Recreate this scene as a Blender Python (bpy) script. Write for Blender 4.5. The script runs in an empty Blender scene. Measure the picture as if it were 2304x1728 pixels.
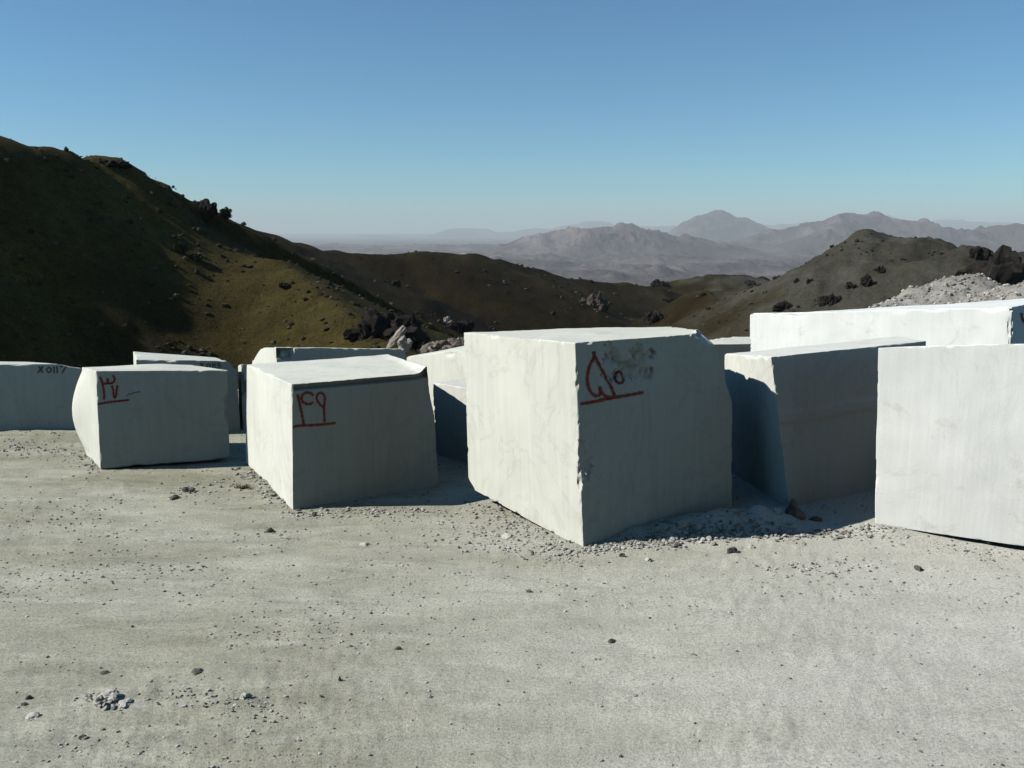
import bpy, math, random
import numpy as np
from mathutils import Vector
from mathutils.bvhtree import BVHTree

S = bpy.context.scene
COL = S.collection
R = math.radians

# ------------------------------------------------------------------ camera
CAM_H, FOC, HORIZON = 2.2, 1995.0, 520.0        # metres, photo pixels (2304 wide), photo row of eye level
TILT = math.atan((864 - HORIZON) / FOC)
cam = bpy.data.cameras.new('camera')
cam.sensor_width = 36.0
cam.lens = 36.0 * FOC / 2304
cam.clip_start = 0.1
cam.clip_end = 200000
camo = bpy.data.objects.new('camera', cam)
camo.location = (0, 0, CAM_H)
camo.rotation_euler = (math.pi / 2 - TILT, 0, 0)
COL.objects.link(camo)
S.camera = camo

# ------------------------------------------------------------------ light
SUN_EL, SUN_AZ = R(38), R(7)                    # from the left, a little on the camera's side
W = bpy.data.worlds.new('World')
S.world = W
W.use_nodes = True
nt = W.node_tree
sky = nt.nodes.new('ShaderNodeTexSky')
sky.sky_type = 'NISHITA'
sky.sun_disc = False
sky.sun_elevation = SUN_EL
sky.sun_rotation = R(-90) - SUN_AZ
sky.altitude = 1200
sky.air_density = 1.0
sky.dust_density = 0.2
sky.ozone_density = 3.0
bg = nt.nodes['Background']
bg.inputs['Strength'].default_value = 0.099
tint = nt.nodes.new('ShaderNodeMix')
tint.data_type = 'RGBA'
tint.blend_type = 'MULTIPLY'
tint.inputs[0].default_value = 1.0
tint.inputs[7].default_value = (0.58, 0.94, 1.05, 1)
nt.links.new(sky.outputs[0], tint.inputs[6])
nt.links.new(tint.outputs[2], bg.inputs['Color'])

sun = bpy.data.lights.new('sun', 'SUN')
sun.energy = 4.95
sun.angle = R(0.5)
sun.color = (1.0, 0.99, 0.965)
suno = bpy.data.objects.new('sun', sun)
suno.rotation_euler = Vector((math.cos(SUN_EL) * math.cos(SUN_AZ), math.cos(SUN_EL) * math.sin(SUN_AZ), -math.sin(SUN_EL))).to_track_quat('-Z', 'Y').to_euler()
suno.location = (-40, 0, 40)
COL.objects.link(suno)

S.view_settings.view_transform = 'Standard'
S.view_settings.look = 'None'
S.view_settings.exposure = 0.0
S.view_settings.gamma = 1.0
S.view_settings.use_curve_mapping = False
S.render.engine = 'CYCLES'
S.cycles.use_denoising = True
S.cycles.max_bounces = 6
S.cycles.diffuse_bounces = 1
S.cycles.sample_clamp_indirect = 0.042
S.cycles.glossy_bounces = 1
S.cycles.volume_bounces = 0

# ------------------------------------------------------------------ photo pixel -> place
_F = np.array([0, math.cos(TILT), -math.sin(TILT)])
_U = np.array([0, math.sin(TILT), math.cos(TILT)])
_X = np.array([1.0, 0, 0])
EYE = np.array([0, 0, CAM_H])


def ray(x, y):
    return _F + _X * ((x - 1152) / FOC) + _U * ((864 - y) / FOC)


def A(x, y, Y):                       # point Y metres in front
    d = ray(x, y)
    return EYE + d * (Y / d[1])


def G(x, y, z=0.0):                   # point on the level ground
    d = ray(x, y)
    return EYE + d * ((z - CAM_H) / d[2])


# ------------------------------------------------------------------ noise
def _hash(ix, iy, iz, seed):
    n = (ix.astype(np.int64) * 374761393 + iy.astype(np.int64) * 668265263
         + iz.astype(np.int64) * 2147483647 + seed * 144665) & 0xffffffff
    n = ((n ^ (n >> 13)) * 1274126177) & 0xffffffff
    n = n ^ (n >> 16)
    return (n & 0xffff) / 32767.5 - 1.0


def vnoise(x, y, z=None, seed=0):
    x = np.asarray(x, float)
    y = np.asarray(y, float)
    z = np.zeros_like(x) if z is None else np.asarray(z, float)
    ix, iy, iz = np.floor(x), np.floor(y), np.floor(z)
    fx, fy, fz = x - ix, y - iy, z - iz
    fx, fy, fz = [t * t * t * (t * (t * 6 - 15) + 10) for t in (fx, fy, fz)]
    r = 0
    for a in (0, 1):
        wx = fx if a else 1 - fx
        for b in (0, 1):
            wy = fy if b else 1 - fy
            for c in (0, 1):
                wz = fz if c else 1 - fz
                r = r + wx * wy * wz * _hash(ix + a, iy + b, iz + c, seed)
    return r


def fbm(x, y, z=None, o=4, seed=0, gain=0.5):
    s, a, f = 0, 1.0, 1.0
    for i in range(o):
        s = s + a * vnoise(x * f, y * f, None if z is None else z * f, seed + i * 17)
        a *= gain
        f *= 2.03
    return s


def ridged(x, y, o=4, seed=0):
    s, a, f = 0, 1.0, 1.0
    for i in range(o):
        s = s + a * (1 - 2 * np.abs(vnoise(x * f, y * f, None, seed + i * 31)))
        a *= 0.5
        f *= 2.07
    return s


# ------------------------------------------------------------------ objects
def mesh_obj(name, verts, faces, mat, parent=None, loc=None, smooth=False, sharp=None):
    me = bpy.data.meshes.new(name)
    verts = np.asarray(verts, float)
    if loc is not None:
        verts = verts - np.asarray(loc)
    if isinstance(faces, np.ndarray):
        k = faces.shape[1]
        me.vertices.add(len(verts))
        me.vertices.foreach_set('co', verts.astype(np.float32).ravel())
        me.loops.add(faces.size)
        me.loops.foreach_set('vertex_index', faces.astype(np.int32).ravel())
        me.polygons.add(len(faces))
        me.polygons.foreach_set('loop_start', np.arange(0, faces.size, k, dtype=np.int32))
        me.update(calc_edges=True)
    else:
        me.from_pydata(verts.tolist(), [], faces)
        me.update()
    me.polygons.foreach_set('use_smooth', [smooth] * len(me.polygons))
    if sharp is not None:
        me.set_sharp_from_angle(angle=R(sharp))
    me.materials.append(mat)
    o = bpy.data.objects.new(name, me)
    if loc is not None:
        o.location = loc
    COL.objects.link(o)
    if parent is not None:
        o.parent = parent
        o.matrix_parent_inverse = parent.matrix_basis.inverted()
    return o


def tag(o, label=None, cat=None, group=None, kind=None):
    if label:
        o['label'] = label
    if cat:
        o['category'] = cat
    if group:
        o['group'] = group
    if kind:
        o['kind'] = kind
    return o


# ------------------------------------------------------------------ materials
class Mat:
    def __init__(self, name, rough=0.9, spec=0.2):
        self.m = bpy.data.materials.new(name)
        self.m.use_nodes = True
        self.t = self.m.node_tree
        self.b = self.t.nodes['Principled BSDF']
        self.b.inputs['Roughness'].default_value = rough
        self.b.inputs['Specular IOR Level'].default_value = spec
        self.co = self.t.nodes.new('ShaderNodeTexCoord')

    def link(self, a, b):
        self.t.links.new(a, b)

    def map(self, scale=(1, 1, 1), rot=(0, 0, 0), src='Object'):
        n = self.t.nodes.new('ShaderNodeMapping')
        n.inputs['Scale'].default_value = scale
        n.inputs['Rotation'].default_value = rot
        self.link(self.co.outputs[src], n.inputs['Vector'])
        return n.outputs[0]

    def noise(self, vec, scale, detail=4, rough=0.55, dist=0.0):
        n = self.t.nodes.new('ShaderNodeTexNoise')
        n.inputs['Scale'].default_value = scale
        n.inputs['Detail'].default_value = detail
        n.inputs['Roughness'].default_value = rough
        n.inputs['Distortion'].default_value = dist
        self.link(vec, n.inputs['Vector'])
        return n.outputs['Fac']

    def ramp(self, fac, stops):
        n = self.t.nodes.new('ShaderNodeValToRGB')
        e = n.color_ramp.elements
        while len(e) < len(stops):
            e.new(0.5)
        for k, (p, c) in enumerate(stops):
            e[k].position = p
            e[k].color = (c, c, c, 1) if isinstance(c, (int, float)) else (*c, 1)
        self.link(fac, n.inputs[0])
        return n.outputs[0]

    def mix(self, fac, a, b, mode='MIX'):
        n = self.t.nodes.new('ShaderNodeMix')
        n.data_type = 'RGBA'
        n.blend_type = mode
        for s, i in ((fac, 0), (a, 6), (b, 7)):
            if isinstance(s, (int, float)):
                n.inputs[i].default_value = s if i == 0 else (s, s, s, 1)
            elif isinstance(s, tuple):
                n.inputs[i].default_value = (*s, 1)
            else:
                self.link(s, n.inputs[i])
        return n.outputs[2]

    def color(self, c):
        if isinstance(c, tuple):
            self.b.inputs['Base Color'].default_value = (*c, 1)
        else:
            self.link(c, self.b.inputs['Base Color'])

    def bump(self, h, dist, strength=1.0):
        n = self.t.nodes.new('ShaderNodeBump')
        n.inputs['Distance'].default_value = dist
        n.inputs['Strength'].default_value = strength
        self.link(h, n.inputs['Height'])
        self.link(n.outputs[0], self.b.inputs['Normal'])


def marble(name, base, grey, streak=0.5, seed=0.0):
    m = Mat(name, 0.75, 0.25)
    v = m.map()
    n = m.t.nodes.new('ShaderNodeVectorMath')
    n.operation = 'ADD'
    n.inputs[1].default_value = (seed * 7.3, seed * 3.1, seed * 5.7)
    m.link(v, n.inputs[0])
    v = n.outputs[0]
    big = m.ramp(m.noise(v, 1.3, 5, 0.6, 0.6), [(0.36, 0.0), (0.68, 1.0)])
    c = m.mix(big, base, grey)
    st = m.t.nodes.new('ShaderNodeMapping')
    st.inputs['Scale'].default_value = (22, 22, 1.3)
    m.link(v, st.inputs['Vector'])
    s = m.ramp(m.noise(st.outputs[0], 1.0, 3, 0.6), [(0.35, 1.03), (0.75, 0.80)])
    c = m.mix(streak, c, s, 'MULTIPLY')
    vein = m.ramp(m.noise(v, 1.1, 6, 0.62, 0.7), [(0.48, 1.0), (0.5, 0.74), (0.51, 0.97), (0.54, 1.0)])
    c = m.mix(0.22 if name.endswith('white') else 0.42, c, vein, 'MULTIPLY')
    sp = m.ramp(m.noise(v, 38, 3, 0.7), [(0.66, 1.0), (0.74, 0.75)])
    c = m.mix(0.35, c, sp, 'MULTIPLY')
    dirt = m.ramp(m.noise(v, 4.5, 5, 0.7, 0.5), [(0.60, 0.0), (0.74, 0.55)])
    c = m.mix(dirt, c, (0.52, 0.50, 0.42))
    m.color(c)
    h = m.mix(0.5, m.noise(v, 60, 4, 0.6), m.noise(st.outputs[0], 2.0, 2))
    m.bump(h, 0.004, 0.5)
    return m.m


def ground_mat():
    m = Mat('quarry_dust', 0.95, 0.1)
    v = m.map()
    vs = m.map((0.55, 1.7, 1), (0, 0, R(14)))
    a = m.ramp(m.noise(vs, 0.75, 6, 0.62, 0.4), [(0.30, (0.38, 0.355, 0.25)), (0.50, (0.50, 0.478, 0.36)), (0.70, (0.60, 0.578, 0.465))])
    b = m.ramp(m.noise(vs, 3.2, 6, 0.7, 0.8), [(0.35, 0.74), (0.65, 1.15)])
    c = m.mix(0.8, a, b, 'MULTIPLY')
    pale = m.ramp(m.noise(vs, 2.1, 5, 0.65, 0.3), [(0.60, 0.0), (0.76, 0.6)])
    c = m.mix(pale, c, (0.76, 0.735, 0.615))
    # the dust is whiter towards the right, where the sawn blocks are handled
    sx = m.t.nodes.new('ShaderNodeSeparateXYZ')
    m.link(m.map((0.16, 0.02, 1)), sx.inputs[0])
    nx = m.t.nodes.new('ShaderNodeMath')
    nx.operation = 'MULTIPLY_ADD'
    m.link(m.noise(vs, 0.9, 5, 0.65, 0.5), nx.inputs[0])
    nx.inputs[1].default_value = 0.7
    m.link(sx.outputs[0], nx.inputs[2])
    c = m.mix(m.ramp(nx.outputs[0], [(0.15, 0.0), (0.95, 0.85)]), c, (0.79, 0.755, 0.645))
    f = m.ramp(m.noise(v, 70, 5, 0.75), [(0.33, 0.52), (0.50, 1.0), (0.68, 1.28)])
    c = m.mix(0.85, c, f, 'MULTIPLY')
    f2 = m.ramp(m.noise(v, 190, 3, 0.8), [(0.32, 0.55), (0.47, 1.0), (0.62, 1.0), (0.75, 1.25)])
    c = m.mix(0.7, c, f2, 'MULTIPLY')
    m.color(c)
    h = m.mix(0.35, m.noise(v, 120, 4, 0.8), m.noise(v, 28, 6, 0.7))
    m.bump(h, 0.014, 0.8)
    return m.m


def hill_mat(name, soils, scale=1.0):
    """soils: (low, middle, high) colours; further soils and painted slope shade are blended in by the mesh's 'stony' / 'brown' attributes"""
    m = Mat(name, 0.95, 0.1)
    v = m.map()
    n = m.noise(v, 0.045 * scale, 7, 0.65, 0.5)
    a = None
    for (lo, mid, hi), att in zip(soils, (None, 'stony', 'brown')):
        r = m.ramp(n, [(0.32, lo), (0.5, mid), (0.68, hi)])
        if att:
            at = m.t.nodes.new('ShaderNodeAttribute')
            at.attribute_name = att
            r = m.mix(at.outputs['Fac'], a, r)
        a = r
    b = m.ramp(m.noise(v, 0.6 * scale, 6, 0.75, 0.3), [(0.30, 0.62), (0.55, 1.0), (0.75, 1.3)])
    c = m.mix(0.85, a, b, 'MULTIPLY')
    s = m.ramp(m.noise(v, 2.6 * scale, 4, 0.7), [(0.36, 0.45), (0.46, 1.0)])
    c = m.mix(0.7, c, s, 'MULTIPLY')
    g = m.ramp(m.noise(v, 7.5 * scale, 4, 0.75), [(0.36, 0.4), (0.52, 1.0), (0.70, 1.5)])
    c = m.mix(0.8, c, g, 'MULTIPLY')
    m.color(c)
    m.bump(m.noise(v, 1.1 * scale, 6, 0.75), 0.5 / scale, 0.7)
    return m.m


def rock_mat(name, lo, hi, scale=2.0, bump=0.06):
    m = Mat(name, 0.9, 0.15)
    v = m.map()
    c = m.ramp(m.noise(v, scale, 7, 0.7, 0.6), [(0.3, lo), (0.7, hi)])
    m.color(c)
    m.bump(m.noise(v, scale * 3, 6, 0.7), bump, 0.8)
    return m.m


M_GROUND = ground_mat()
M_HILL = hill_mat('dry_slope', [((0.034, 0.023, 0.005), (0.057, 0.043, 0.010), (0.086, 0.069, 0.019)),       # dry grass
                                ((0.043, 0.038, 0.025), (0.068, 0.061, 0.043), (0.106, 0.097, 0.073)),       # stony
                                ((0.012, 0.0075, 0.002), (0.023, 0.0155, 0.004), (0.043, 0.031, 0.009))])      # brown, darkened to stand in for shade on the slopes
M_FAR = hill_mat('desert_mountain', [((0.065, 0.050, 0.046), (0.135, 0.107, 0.098), (0.25, 0.205, 0.185))], 0.02)
M_DARKROCK = rock_mat('dark_rock', (0.009, 0.007, 0.006), (0.034, 0.027, 0.020), 0.5, 0.3)  # dark rock, made blacker to imitate the right-hand cliff's shaded side
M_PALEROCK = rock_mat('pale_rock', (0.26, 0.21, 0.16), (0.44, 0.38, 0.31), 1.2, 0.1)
M_STONE = rock_mat('white_stone', (0.46, 0.43, 0.35), (0.68, 0.64, 0.55), 12, 0.01)
M_DSTONE = rock_mat('dark_stone', (0.07, 0.065, 0.055), (0.18, 0.165, 0.14), 12, 0.01)

M_BLOCK = [marble('marble_%s' % n, b, g, st, sd) for n, b, g, st, sd in (
    ('warm', (0.79, 0.765, 0.63), (0.71, 0.695, 0.575), 0.45, 1.0),
    ('cool', (0.82, 0.80, 0.69), (0.72, 0.705, 0.61), 0.35, 2.0),
    ('grey', (0.77, 0.75, 0.615), (0.67, 0.655, 0.54), 0.5, 3.0),
    ('white', (0.91, 0.895, 0.81), (0.83, 0.82, 0.745), 0.3, 4.0))]

# ------------------------------------------------------------------ terrain helpers
def polar_mesh(name, mat, hf, a0, a1, na, r0, r1, nr):
    an = np.radians(np.linspace(a0, a1, na))
    rr = np.geomspace(r0, r1, nr)
    AA, RR = np.meshgrid(an, rr)
    x, y = RR * np.sin(AA), RR * np.cos(AA)
    z = hf(x, y)
    v = np.stack([x.ravel(), y.ravel(), z.ravel()], 1)
    i = np.arange(na - 1)[None, :] + na * np.arange(nr - 1)[:, None]
    i = i.ravel()
    f = np.stack([i, i + 1, i + na + 1, i + na], 1)
    return tag(mesh_obj(name, v, f, mat, smooth=True), kind='structure')


def ridge_height(x, y, pts, sl, sr, rnd=1.5, ease=0.0):
    """height of a ridge along 3-D points; sl / sr: fall on its left / right side"""
    best = np.full(x.shape, -1e9)
    for p, q in zip(pts[:-1], pts[1:]):
        dx, dy = q[0] - p[0], q[1] - p[1]
        L2 = dx * dx + dy * dy
        t = np.clip(((x - p[0]) * dx + (y - p[1]) * dy) / L2, 0, 1)
        ex, ey = x - (p[0] + t * dx), y - (p[1] + t * dy)
        side = dx * ey - dy * ex
        d = np.sqrt(ex * ex + ey * ey)
        k = np.where(side > 0, sl, sr)
        dd = np.sqrt(d * d + rnd * rnd) - rnd
        dd = np.where(dd < 24, dd - ease * dd * dd, 24 - ease * 576 + (1 - ease * 20) * (dd - 24)) if ease else dd
        h = p[2] + t * (q[2] - p[2]) - k * dd
        best = np.maximum(best, h)
    return best


def smax(a, b, k):
    return np.maximum(a, b) + np.log1p(np.exp(-np.abs(a - b) / k)) * k


def P(l):
    return [A(*t) for t in l]


L_MAIN = ([(-1500, -320, 52), (-900, -70, 58), (-400, 150, 66), (-150, 252, 71), (0, 305, 75), (100, 329, 78), (170, 345, 80), (222, 357, 82),
                (240, 351, 83), (282, 361, 84), (300, 385, 85), (320, 402, 86), (355, 421, 87), (395, 443, 88),
                (430, 460, 89), (470, 464, 91), (487, 478, 92), (505, 502, 93)])
L_SPUR = ([(487, 478, 92), (512, 510, 89), (575, 548, 84), (640, 587, 79), (700, 622, 74), (760, 652, 70), (830, 703, 64),
                (960, 800, 56), (1060, 880, 50)])
L_BACK = ([(300, 470, 150), (500, 500, 166), (560, 518, 176), (640, 537, 186), (700, 555, 192), (790, 569, 198), (890, 572, 203),
                (960, 565, 206), (1010, 569, 210), (1060, 569, 215), (1100, 580, 220), (1150, 592, 226), (1200, 603, 232),
                (1270, 624, 240), (1350, 634, 250), (1400, 635, 255), (1500, 652, 262), (1600, 668, 262)])
L_RIGHT = ([(1520, 700, 205), (1600, 655, 206), (1690, 641, 200), (1790, 629, 190), (1850, 623, 184), (1890, 594, 178),
                 (1930, 561, 174), (1960, 547, 170), (1995, 527, 166), (2090, 531, 160), (2135, 549, 156), (2185, 553, 150),
                 (2250, 568, 146), (2304, 610, 140), (2450, 670, 130), (2800, 760, 120)])
L_TAN = ([(1330, 675, 420), (1400, 652, 420), (1480, 637, 420), (1560, 629, 420), (1640, 618, 420), (1668, 621, 420),
               (1720, 636, 420), (1800, 660, 420), (1950, 690, 420)])


RIDGE_MAIN, RIDGE_BACK, RIDGE_RIGHT, RIDGE_TAN, RIDGE_SPUR = [P(l) for l in (L_MAIN, L_BACK, L_RIGHT, L_TAN, L_SPUR)]
RIDGES = ((RIDGE_MAIN, L_MAIN), (RIDGE_BACK, L_BACK), (RIDGE_RIGHT, L_RIGHT), (RIDGE_TAN, L_TAN), (RIDGE_SPUR, L_SPUR))


def hills(x, y):
    wx = x + 1.2 * vnoise(x / 14, y / 14, seed=5)
    wy = y + 1.2 * vnoise(x / 14, y / 14, seed=6)
    h = ridge_height(wx, wy, RIDGE_MAIN, 0.7, 0.98, 1.0, 0.006)
    h = smax(h, ridge_height(wx, wy, RIDGE_SPUR, 0.55, 0.62, 0.8), 2.6)
    h = smax(h, ridge_height(wx, wy, RIDGE_BACK, 0.5, 0.42, 4.0), 0.8)
    h = smax(h, ridge_height(wx, wy, RIDGE_RIGHT, 0.7, 0.5, 2.0), 0.7)
    h = smax(h, ridge_height(wx, wy, RIDGE_TAN, 0.2, 0.3, 8.0), 1.0)
    rng = np.hypot(x, y)
    floor = -26 - np.clip((rng - 260) / 240, 0, 1) * 60
    h = smax(h, floor, 2.5)
    g = ridged(x / 26, y / 26, 4, seed=11)
    rough = 1 + 1.6 * np.clip((x / np.maximum(y, 1) - 0.2) / 0.1, 0, 1)
    h = h + (0.42 + rng / 1000) * (g - 0.6) * rough + 0.24 * rough * fbm(x / 5, y / 5, o=4, seed=21)
    return h


def fit_ridges():
    """raise or lower the ridge points until the crest lines come out as high as measured"""
    for it in range(4):
        for rd, lst in RIDGES:
            for k, (px, py, Y) in enumerate(lst):
                if px < -300 or px > 2500:
                    continue
                d = ray(px, py)
                yy = np.linspace(Y * 0.9, Y * 1.1, 120)
                h = hills(d[0] / d[1] * yy, yy)
                got = np.max((h - CAM_H) / yy)
                rd[k][2] += np.clip((d[2] / d[1] - got) * Y, -2.5, 2.5) * 0.8


def terrace(x, y):
    """quarry floor: trodden dust, falling away behind the blocks"""
    z = 0.016 * fbm(x * 0.7, y * 0.7, o=2, seed=41) + 0.0035 * fbm(x * 6, y * 9, o=4, seed=43)
    rough = np.clip(fbm(x * 0.55, y * 0.55, o=3, seed=47) * 1.2 - 0.15, 0, 1)
    z = z + rough * 0.008 * np.abs(fbm(x * 13, y * 13, o=3, seed=53))
    for (px, py, w, hgt) in BERM:
        p = G(px, py)
        d2 = ((x - p[0]) ** 2 + ((y - p[1]) * 1.25) ** 2) / (w * w)
        z = z + hgt * np.exp(-d2) * (1 + 0.35 * vnoise(x * 9, y * 9, seed=57))
    edge = 12.8 + 6.0 / (1 + np.exp(-(x - 3.2) * 2.0)) + 0.6 * vnoise(x * 0.3, y * 0 + 3.0, seed=61)
    out = np.clip(y - edge, 0, None)
    z = z - np.minimum(0.75 * out, 40) - 0.4 * np.clip(-x - 14, 0, None)
    z = z + np.clip(out, 0, 3) * 0.18 * fbm(x * 0.8, y * 0.8, o=3, seed=63)
    return z


BERM = [(1330, 1100, 0.55, 0.08), (1420, 1206, 0.20, 0.035), (1490, 1198, 0.22, 0.055), (1560, 1188, 0.24, 0.065), (1640, 1180, 0.24, 0.08),
        (1710, 1176, 0.22, 0.075), (1780, 1186, 0.2, 0.03), (1980, 1196, 0.16, 0.03),
        (1120, 1140, 0.22, 0.02), (590, 1090, 0.2, 0.025), (560, 1062, 0.22, 0.02),
        (235, 1572, 0.07, 0.02), (120, 1625, 0.10, 0.012), (540, 1570, 0.2, 0.010),
        (60, 970, 0.8, 0.05), (420, 1112, 0.25, 0.012)]

fit_ridges()
ground = polar_mesh('ground', M_GROUND, terrace, -88, 88, 1020, 1.2, 60, 380)
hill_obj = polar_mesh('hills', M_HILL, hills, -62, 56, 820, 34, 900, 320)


def added_slope(x, y):
    """unseen slope added behind the camera to keep sky light off the block fronts"""
    r = np.hypot(x, y)
    z = 2.0 * np.clip(r - 7.5 + 1.5 * vnoise(x / 6, y / 6, seed=77), 0, 40) + 0.4 * np.clip(r - 47.5, 0, None)
    return z - 0.4 + 1.2 * ridged(x / 9, y / 9, 4, seed=78) * np.clip((r - 8) / 8, 0, 1)


polar_mesh('added_hillside', M_HILL, added_slope, 93, 225, 160, 6.0, 120, 80)  # added out of view, dims the sky fill on the shaded faces

# which soil lies where; brown also paints shade on the flank and back ridge
hm = hill_obj.data
cv = np.empty(len(hm.vertices) * 3)
hm.vertices.foreach_get('co', cv)
cv = cv.reshape(-1, 3)
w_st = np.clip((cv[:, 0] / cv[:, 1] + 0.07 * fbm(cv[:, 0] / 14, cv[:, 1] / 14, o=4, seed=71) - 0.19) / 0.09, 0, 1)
flank_shade = np.clip((-0.36 - cv[:, 0] / cv[:, 1] + 0.05 * fbm(cv[:, 0] / 9, cv[:, 1] / 9, o=4, seed=73)) / 0.10, 0, 1)
w_br_shade = np.clip(flank_shade * 1.0 + (np.hypot(cv[:, 0], cv[:, 1]) - 108 + 14 * fbm(cv[:, 0] / 15, cv[:, 1] / 15, o=4, seed=72)) / 14, 0, 1) * (1 - w_st)
for nm_, w_ in (('stony', w_st), ('brown', w_br_shade)):
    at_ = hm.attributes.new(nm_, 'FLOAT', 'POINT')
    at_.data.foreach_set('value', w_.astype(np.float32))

# ------------------------------------------------------------------ far country
K = 1000.0


def PK(l):
    return [A(a, b, c * K) for a, b, c in l]


FAR_M1 = PK([(1090, 580, 8.3), (1160, 549, 8.6), (1200, 535, 8.8), (1260, 532, 8.9), (1310, 517, 9), (1340, 509, 9), (1380, 507, 9.1), (1400, 514, 9.1),
             (1430, 508, 9.2), (1455, 507, 9.2), (1475, 517, 9.3), (1500, 531, 9.4), (1530, 552, 9.6)])
FAR_M3 = PK([(1750, 528, 11.6), (1800, 505, 11.5), (1850, 489, 11.3), (1875, 499, 11.2), (1905, 483, 11), (1925, 480, 11), (1960, 485, 10.9), (2000, 484, 10.8),
             (2025, 498, 10.8), (2060, 511, 10.7), (2090, 499, 10.6), (2115, 506, 10.6), (2150, 521, 10.5), (2200, 517, 10.5),
             (2260, 508, 10.5), (2330, 503, 10.5), (2500, 490, 10.5)])
FAR_M3B = PK([(1905, 485, 11), (1890, 515, 10), (1915, 548, 9.2), (1960, 580, 8.4), (2010, 620, 7.4)])
FAR_M1B = PK([(1400, 516, 9.1), (1420, 545, 8.3), (1480, 575, 7.7), (1560, 600, 7.0)])
FAR_M2 = PK([(1495, 530, 17), (1540, 507, 17), (1580, 490, 17.2), (1610, 483, 17.3), (1640, 486, 17.3), (1660, 491, 17.4), (1690, 511, 17.5), (1740, 524, 17.6)])
FAR_M4 = PK([(600, 575, 36), (750, 545, 36), (790, 533, 36), (830, 527, 36), (870, 529, 36), (910, 532, 36), (960, 532, 36), (1000, 521, 36), (1030, 514, 36), (1080, 514, 36),
             (1120, 522, 36), (1170, 517, 36), (1240, 514, 36), (1270, 507, 36), (1300, 506, 36), (1345, 497, 36), (1400, 508, 36), (1500, 512, 36),
             (1570, 505, 36), (1700, 512, 36), (1780, 505, 36), (1900, 495, 36), (2000, 486, 36), (2060, 494, 36), (2200, 492, 36), (2304, 489, 36), (2600, 480, 36)])
PLAIN_Z = -225.0


def far_mid(x, y):
    wx = x + 260 * fbm(x / 1500, y / 1500, o=3, seed=81)
    wy = y + 260 * fbm(x / 1500, y / 1500, o=3, seed=82)
    h = ridge_height(wx, wy, FAR_M1, 0.30, 0.24, 40)
    for rd, a, b in ((FAR_M3, 0.30, 0.25), (FAR_M3B, 0.36, 0.30), (FAR_M1B, 0.28, 0.26)):
        h = np.maximum(h, ridge_height(wx, wy, rd, a, b, 50))
    base = PLAIN_Z - 8 + 26 * ridged(x / 620, y / 620, 6, seed=85) + 16 * fbm(x / 240, y / 240, o=4, seed=86)
    h = smax(h, base, 18)
    up = np.clip((h - PLAIN_Z) / 130, 0, 1)
    return h + up * (54 * (ridged(wx / 470, wy / 470, 6, seed=87) - 0.60)) + 5 * fbm(x / 120, y / 120, o=3, seed=88)


def far_peak(x, y):
    h = ridge_height(x + 300 * fbm(x / 2500, y / 2500, o=3, seed=91), y, FAR_M2, 0.42, 0.38, 20)
    h = smax(h, np.full(x.shape, PLAIN_Z - 6.0), 12)
    up = np.clip((h - PLAIN_Z) / 300, 0, 1)
    return h + up * 90 * (ridged(x / 900, y / 900, 6, seed=93) - 0.55)


def far_back(x, y):
    h = ridge_height(x, y, FAR_M4, 0.35, 0.30, 200)
    h = smax(h, np.full(x.shape, PLAIN_Z - 40.0), 15)
    up = np.clip((h - PLAIN_Z) / 400, 0, 1)
    return h + up * 70 * (ridged(x / 1800, y / 1800, 5, seed=97) - 0.3)


polar_mesh('mountains', M_FAR, far_mid, -14, 46, 820, 3300, 14000, 270)
polar_mesh('mountain_peak', M_FAR, far_peak, 4, 24, 300, 14200, 19500, 110)
polar_mesh('mountain_range', M_FAR, far_back, -24, 42, 620, 31000, 40000, 90)


def plain_h(x, y):
    return np.full(x.shape, PLAIN_Z - 30.0)


polar_mesh('plain', M_FAR, plain_h, -180, 180, 181, 1200, 90000, 30)

# ------------------------------------------------------------------ marble blocks
def edge(xb, yb, xt, yt, Y=None, lean=0.0, zb=-0.03, zg=0.0):
    """an upright edge of a block: foot on the ground at photo pixel (xb, yb) or Y metres away, top at (xt, yt)"""
    if Y is None:
        b = G(xb, yb, zg)
    else:
        b = A(xb, 900, Y)
        t0 = A(xt, yt, Y)
    b = np.array([b[0], b[1], zb])
    return b, A(xt, yt, b[1] + lean)


def lattice(n, length):
    """grid stops, closer together towards both ends"""
    e = min(0.04, length * 0.1) / length
    a = np.array([0, .1, .22, .4, .65, 1.0]) * e
    mid = np.linspace(e, 1 - e, n)[1:-1]
    return np.concatenate([a, mid, 1 - a[::-1]])


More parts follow.
